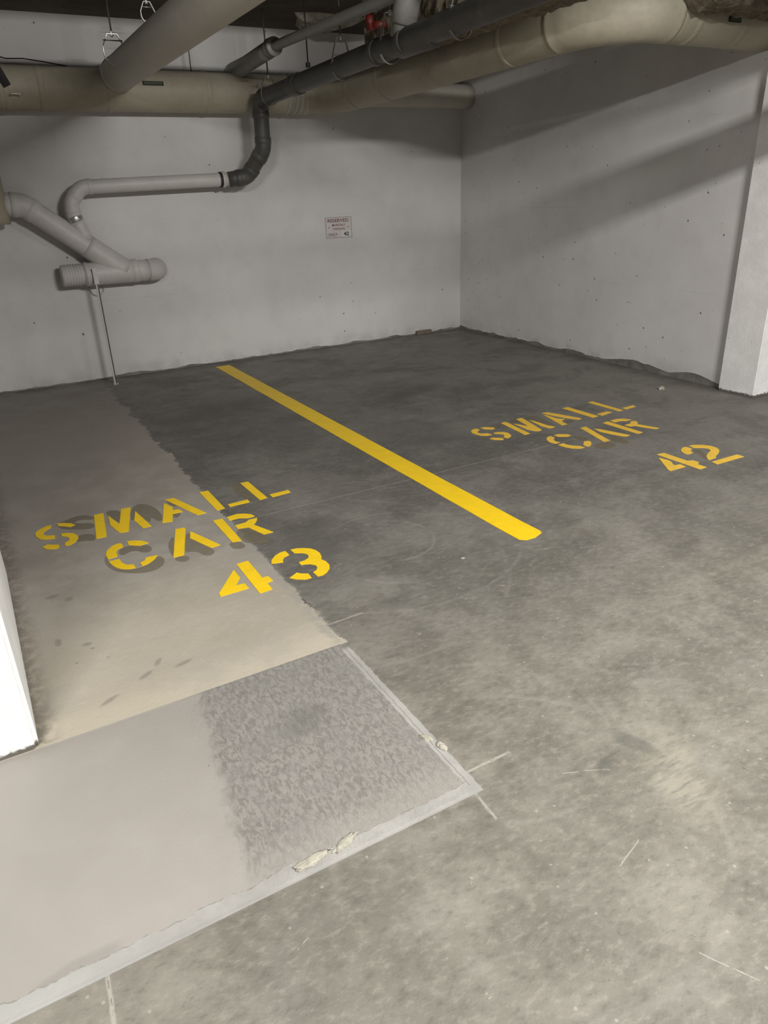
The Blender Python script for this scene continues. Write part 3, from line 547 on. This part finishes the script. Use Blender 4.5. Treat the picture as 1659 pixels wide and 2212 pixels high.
t = thing('drain_pipe', 'thick white painted drain wye low on the back wall with capped end', 'pipe', (1.2, 6.88, .93))
WP = [(.44, 6.88, 1.505), (.60, 6.88, 1.495), (1.20, 6.88, 1.015), (1.30, 6.88, .945)]
pipe_runs(t, WP[:3], .088, [.14], m_white, ('pipe', 'elbow'), (.006, .05))
bm = bmesh.new(); sweep(bm, [Vector(WP[1]).lerp(Vector((1.30, 6.88, .94)), .60+.4*i/8) for i in range(9)], .096, 44); tobj('wye_branch', bm, m_white, t, True)
bm = bmesh.new(); sweep(bm, [(.95+.42*i/8, 6.88, .935) for i in range(9)], .095, 44); tobj('wye_body', bm, m_white, t, True)
pipe_runs(t, [(1.36, 6.88, .932), (1.585, 6.88, .928), (1.585, 7.034, .928)], .088, .085, m_white, ('pipe', 'elbow'), (.007, .008))
collar_at(t, (1.28, 6.88, .934), (1.46, 6.88, .934), .55, .0975, .05, m_white)
bm = bmesh.new(); pr = []; rr = []
for i in range(49):
    x = .775+.185*i/48; pr.append((x, 6.88, .937)); rr.append(.084+(.006 if (i//3) % 2 and 3 < i < 42 else 0)-(.012 if i == 0 else 0))
sweep(bm, pr, rr, 44); o = tobj('ribbed_cap', bm, m_white, t, True)
collar_at(t, (.9, 6.88, .937), (1., 6.88, .937), .75, .099, .02, m_white)

# prop under the wye
t = thing('pipe_support', 'thin metal prop standing on the floor under the white drain wye', 'pipe support', (1.03, 6.77, 0))
bm = bmesh.new(); box(bm, (1.016, 6.760, .0), (1.028, 6.774, .93)); tobj('angle_strut', bm, m_white, t)
bm = bmesh.new(); box(bm, (1.028, 6.758, .0), (1.038, 6.776, .90)); tobj('strut_edge', bm, m_rust, t)
bm = bmesh.new(); box(bm, (1.008, 6.752, .86), (1.046, 6.760, .99)); tobj('top_bracket', bm, m_white, t)
bm = bmesh.new(); box(bm, (1.006, 6.748, 0), (1.050, 6.790, .006)); tobj('foot_plate', bm, m_steel, t)
bm = bmesh.new()
sweep(bm, [Vector((1.06+.058*math.cos(a*math.pi/16), 7.015, .80+.058*math.sin(a*math.pi/16))) for a in range(33)], .0055, 8, False)
tag(tobj('pipe_ring', bm, m_white, None, True), 'white metal ring on the wall behind the prop', 'ring')

# ------------------------------------------------------------ hangers
def rod(bm, a, b, r=.005): sweep(bm, [Vector(a), Vector(b)], r, 10)
def hanger(label, c, R, ax, top=CE, yoke=.10, mat=m_steel, rodmat=m_rust, r=.006):
    """clevis ring of radius R about the pipe centre c; ax = pipe axis"""
    c = Vector(c); ax = Vector(ax).normalized(); up = Vector((0, 0, 1)); sd = up.cross(ax).normalized()
    t = thing('pipe_hanger', label, 'hanger', tuple(c), None)
    bm = bmesh.new(); rod(bm, c+up*(R+yoke-.03), Vector((c.x, c.y, top)), r); tobj('rod', bm, rodmat, t, True)
    bm = bmesh.new(); W = .009; T = .0022; arcp = []
    for i in range(25):
        a = math.radians(180+i*180/24); arcp.append(c+sd*math.cos(a)*R+up*math.sin(a)*R)
    path = [c+sd*(-R*.45)+up*(R+yoke*.75), c+sd*(-R)+up*R*.45] + arcp + [c+sd*R+up*R*.45, c+sd*(R*.45)+up*(R+yoke*.75)]
    path = [c+up*(R+yoke*.75)] + path + [c+up*(R+yoke*.75)]
    prev = None
    for i, p in enumerate(path):
        q = path[min(i+1, len(path)-1)]-path[max(i-1, 0)]; nr = ax.cross(q).normalized() if q.length > 1e-6 else up
        if q.length < 1e-6: nr = up
        ring = [bm.verts.new(p+ax*sx*W+nr*sn*T) for sx, sn in ((-1, -1), (1, -1), (1, 1), (-1, 1))]
        if prev:
            for k in range(4): bm.faces.new((prev[k], prev[(k+1) % 4], ring[(k+1) % 4], ring[k]))
        prev = ring
    tobj('clevis', bm, mat, t)
    bm = bmesh.new(); rod(bm, c+up*R*.98-sd*(R*.9), c+up*R*.98+sd*(R*.9), .004); tobj('cross_bolt', bm, mat, t, True)
    bm = bmesh.new(); sweep(bm, [c+up*(R+yoke*.75-.012), c+up*(R+yoke*.75+.014)], .011, 6); tobj('nut', bm, mat, t)
    return t
hanger('octagonal steel clevis hanger half hidden behind the thick grey overhead pipe', (1.345, 6.15, 2.46), .075, (0, 1, 0), yoke=.05)
hanger('steel hanger at the top edge of the photo, left of the thick grey overhead pipe', (1.62, 6.15, 2.70), .05, (0, 1, 0), yoke=.04)
hanger('clevis hanger with triangular yoke halfway along the dark drain pipe', (2.57, 5.02, 2.26), .073, (0, 1, 0), yoke=.13, mat=m_strap)
hanger('hanger at the back end of the dark drain pipe, near its drop', (2.578, 6.36, 2.243), .071, (0, 1, 0), yoke=.08, mat=m_strap)
hanger('thin hanger on the dark drain pipe nearest the camera, right of the riser', (2.562, 3.64, 2.274), .073, (0, 1, 0), yoke=.10, rodmat=m_strap, mat=m_strap)
hanger('bright steel hanger on the left side of the grey riser', (2.566, 4.36, 2.265), .073, (0, 1, 0), yoke=.15, rodmat=m_strap)
t = thing('pipe_hanger', 'plain dark rod with a nut standing on the dark drain pipe between two clevis hangers', 'hanger', (2.572, 5.56, 2.35))
bm = bmesh.new(); rod(bm, (2.572, 5.56, 2.35), (2.572, 5.56, CE)); tobj('rod', bm, m_black, t, True)
bm = bmesh.new(); sweep(bm, [(2.572, 5.56, 2.335), (2.572, 5.56, 2.365)], .017, 6); tobj('nut', bm, m_black, t)
t = thing('pipe_hanger', 'thin dark rod above the cream pipe, right of the thick grey pipe', 'hanger', (2.1, 6.86, 2.46))
bm = bmesh.new(); rod(bm, (2.10, 6.86, 2.45), (2.10, 6.86, CE), .004); tobj('rod', bm, m_black, t, True)

t = thing('pipe_bracket', 'black bracket with a bright metal strap at the far upper left edge', 'bracket', (.6, 6.40, 2.3))
bm = bmesh.new(); sweep(bm, [(.50, 6.40, 2.62), (.555, 6.40, 2.42), (.625, 6.40, 2.265)], [.045, .035, .028], 8); tobj('arm', bm, m_black, t)
bm = bmesh.new(); sweep(bm, [Vector((.655+.085*i/8, 6.66, 2.245+.005*math.sin(i/8*math.pi))) for i in range(9)], .0045, 8); o = tobj('strap', bm, m_steel, t, True)
bm = bmesh.new(); sweep(bm, [(.58, 6.86, 2.53), (.70, 6.86, 2.50), (.82, 6.86, 2.505), (.95, 6.86, 2.49), (1.12, 6.86, 2.467)], .004, 8)
tag(tobj('cable', bm, m_black, None, True), 'thin dark cable lying over the cream pipe at upper left', 'cable')

t = thing('sprinkler_pipe', 'dark red pipe drop in the shadows above the dark drain pipe', 'pipe', (3.07, 5.5, 2.6))
bm = bmesh.new(); sweep(bm, [(2.755, 4.95, CE), (2.755, 4.95, 2.53)], .017, 16); tobj('drop', bm, m_red, t, True)
bm = bmesh.new(); sweep(bm, [(2.755, 4.95, 2.57), (2.76, 4.95, 2.47)], .026, 16); tobj('fitting', bm, m_red, t, True)
bm = bmesh.new(); sweep(bm, [(2.76, 4.95, 2.50), (2.84, 4.88, 2.50)], .020, 16); tobj('branch_pipe', bm, m_red, t, True)

# ------------------------------------------------------------ sign
X0, X1, Z0, Z1, YS = 3.322, 3.622, 1.073, 1.277, WA-.006
t = thing('parking_sign', 'small white reserved parking sign with number 42 on the back wall', 'sign', (3.47, YS, 1.17))
bm = bmesh.new(); box(bm, (X0, YS, Z0), (X1, WA-.0005, Z1))
bmesh.ops.bevel(bm, geom=[e for e in bm.edges if abs(e.verts[0].co.y-e.verts[1].co.y) > .003], offset=.008, segments=3, affect='EDGES'); tobj('plate', bm, m_sign, t)
bm = bmesh.new(); g = .006; w_ = .003
for a, b in (((X0+g, Z0+g), (X1-g, Z0+g+w_)), ((X0+g, Z1-g-w_), (X1-g, Z1-g)), ((X0+g, Z0+g), (X0+g+w_, Z1-g)), ((X1-g-w_, Z0+g), (X1-g, Z1-g))):
    box(bm, (a[0], YS-.0012, a[1]), (b[0], YS, b[1]))
tobj('border', bm, m_sgry, t)
def text(s_, cx, z, h, wd, mat, bold=.0):
    cu = bpy.data.curves.new('text', 'FONT'); cu.body = s_; cu.align_x = 'CENTER'; cu.size = 1; cu.offset = bold; cu.resolution_u = 3
    to = bpy.data.objects.new('text', cu); C.objects.link(to); bpy.context.view_layer.update()
    me = bpy.data.meshes.new_from_object(to.evaluated_get(bpy.context.evaluated_depsgraph_get()))
    C.objects.unlink(to); bpy.data.objects.remove(to)
    xs = [v.co.x for v in me.vertices]; ys = [v.co.y for v in me.vertices]
    sx = wd/(max(xs)-min(xs)); sy = h/(max(ys)-min(ys)); mx_, my_ = (max(xs)+min(xs))/2, min(ys)
    for v in me.vertices: v.co = Vector((cx+(v.co.x-mx_)*sx, YS-.0016, z+(v.co.y-my_)*sy))
    return link('lettering', me, mat, t)
text('RESERVED', 3.467, 1.225, .032, .235, m_sred, .02)
text('MONTHLY', 3.472, 1.187, .022, .150, m_sred, .015)
text('PARKING', 3.474, 1.152, .020, .135, m_sred, .01)
text('ONLY', 3.400, 1.095, .030, .105, m_sgry, .01)
bm = bmesh.new(); box(bm, (3.492, YS-.0012, 1.082), (3.608, YS, 1.143)); tobj('number_sticker', bm, m_stick, t)
o = text('42', 3.553, 1.095, .036, .058, m_sblk, .025)
for x in (3.362, 3.578):
    bm = bmesh.new(); sweep(bm, [(x, YS-.005, 1.178), (x, YS, 1.178)], .0055, 14); tobj('screw', bm, m_sgry, t)

# ------------------------------------------------------------ debris
def lump(name, c, sx, sy, sz, mat, label, cat, seed, rot=0., group=None):
    bm = bmesh.new(); bmesh.ops.create_icosphere(bm, subdivisions=4, radius=1)
    for v in bm.verts:
        p = v.co.copy(); d = 1+.35*noise.noise(p*1.6+Vector((seed, 0, 0)))+.18*noise.noise(p*5+Vector((0, seed, 0)))
        v.co = Vector((p.x*sx*d, p.y*sy*d, max(p.z, -.1)*sz*d))
    bmesh.ops.rotate(bm, verts=bm.verts, cent=(0, 0, 0), matrix=Matrix.Rotation(rot, 3, 'Z'))
    bmesh.ops.translate(bm, verts=bm.verts, vec=c)
    return tag(tobj(name, bm, mat, None, True), label, cat, group)
lump('concrete_chip', (.43, 1.222, .001), .052, .014, .004, m_chip, 'long pale broken chip on the edge band of the repaired slab', 'concrete chip', 3, .12)
lump('concrete_chip', (.525, 1.227, .001), .040, .012, .004, m_chip, 'pale chip on the slab edge band, right of the long one', 'concrete chip', 8, .35)
lump('concrete_chip', (.905, 1.44, .001), .010, .022, .006, m_chip, 'small white crumb of concrete on the right edge of the repaired slab', 'concrete chip', 5, .5)
lump('concrete_chip', (.925, 1.385, .001), .012, .022, .006, m_chip, 'white crumb of concrete closest to the slab corner', 'concrete chip', 12, .2)
lump('crumpled_paper', (4.60, 3.78, .001), .030, .022, .022, m_chip, 'small crumpled white scrap on the floor beside the right pillar', 'litter', 21, .3)
lump('floor_spot', (1.665, 2.32, .0005), .010, .008, .002, m_chip, 'flat pale fleck on the floor below the yellow stripe end', 'litter', 31, .3)
bm = bmesh.new(); box(bm, (4.36, WA-.035, .0), (4.56, WA-.001, .040)); bmesh.ops.bevel(bm, geom=bm.edges[:], offset=.004, segments=2, affect='EDGES')
tag(tobj('timber_offcut', bm, m_wood), 'small brown block lying against the foot of the back wall near the corner', 'block')
# curled pale fibres scattered over the driveway
bm = bmesh.new(); rnd = random.Random(4)
for i in range(120):
    x = rnd.uniform(.2, 2.4); y = rnd.uniform(.35, 2.2)
    if x < .95 and y > 1.15: continue
    a = rnd.uniform(0, 6.28); L = rnd.uniform(.005, .018); k = rnd.uniform(-120, 120); p = Vector((x, y, .0012)); pts = [p.copy()]
    for j in range(5):
        p = p+Vector((math.cos(a), math.sin(a), 0))*L/5; a += k*L/5; pts.append(p.copy())
    sweep(bm, pts, rnd.uniform(.0004, .0009), 5)
tag(tobj('curled_fibres', bm, m_chip), 'tiny curled white fibres scattered on the worn floor in the foreground', 'litter', None, 'stuff')

# ------------------------------------------------------------ lamps and added shadow casters above the frame
bm = bmesh.new(); sweep(bm, [(-2, 3.9, 2.63), (4.6, 3.9, 2.63)], .022, 16)  # unseen, added as caster of the shadow band high on the back wall
tag(tobj('shadow_conduit', bm, m_steel, None, True), 'unseen steel conduit under the ceiling, added to cast a shadow band on the back wall', 'conduit')
bm = bmesh.new(); sweep(bm, [(3.15, 1.6, 2.256), (6.5, 1.6, 2.256)], .085, 24)  # unseen pipe, placed to throw the soft shadow band across the right wall
tag(tobj('shadow_pipe', bm, m_grey, None, True), 'unseen grey pipe added above the driveway side to cast a soft shadow band on the right wall', 'pipe')
bm = bmesh.new(); box(bm, (3.35, 1.45, 2.49), (7.4, 1.80, CE+.17))  # unseen beam, added to block lamp light from the upper right wall
tag(tobj('shadow_beam', bm, m_ceil), 'unseen concrete beam added to shade the upper right wall from the driveway lights', 'beam')
for i, (fx, fy, fw) in enumerate(FIX):
    t = thing('fluorescent_fixture', ('left', 'middle', 'right')[i]+' one of three fluorescent strip fixtures under the driveway ceiling', 'light fixture', (fx, fy, FIXZ+.02), 'driveway light fixtures')
    bm = bmesh.new(); box(bm, (fx-.62, fy-.09, FIXZ+.06), (fx+.62, fy+.07, FIXZ+.13)); tobj('housing', bm, m_white, t)
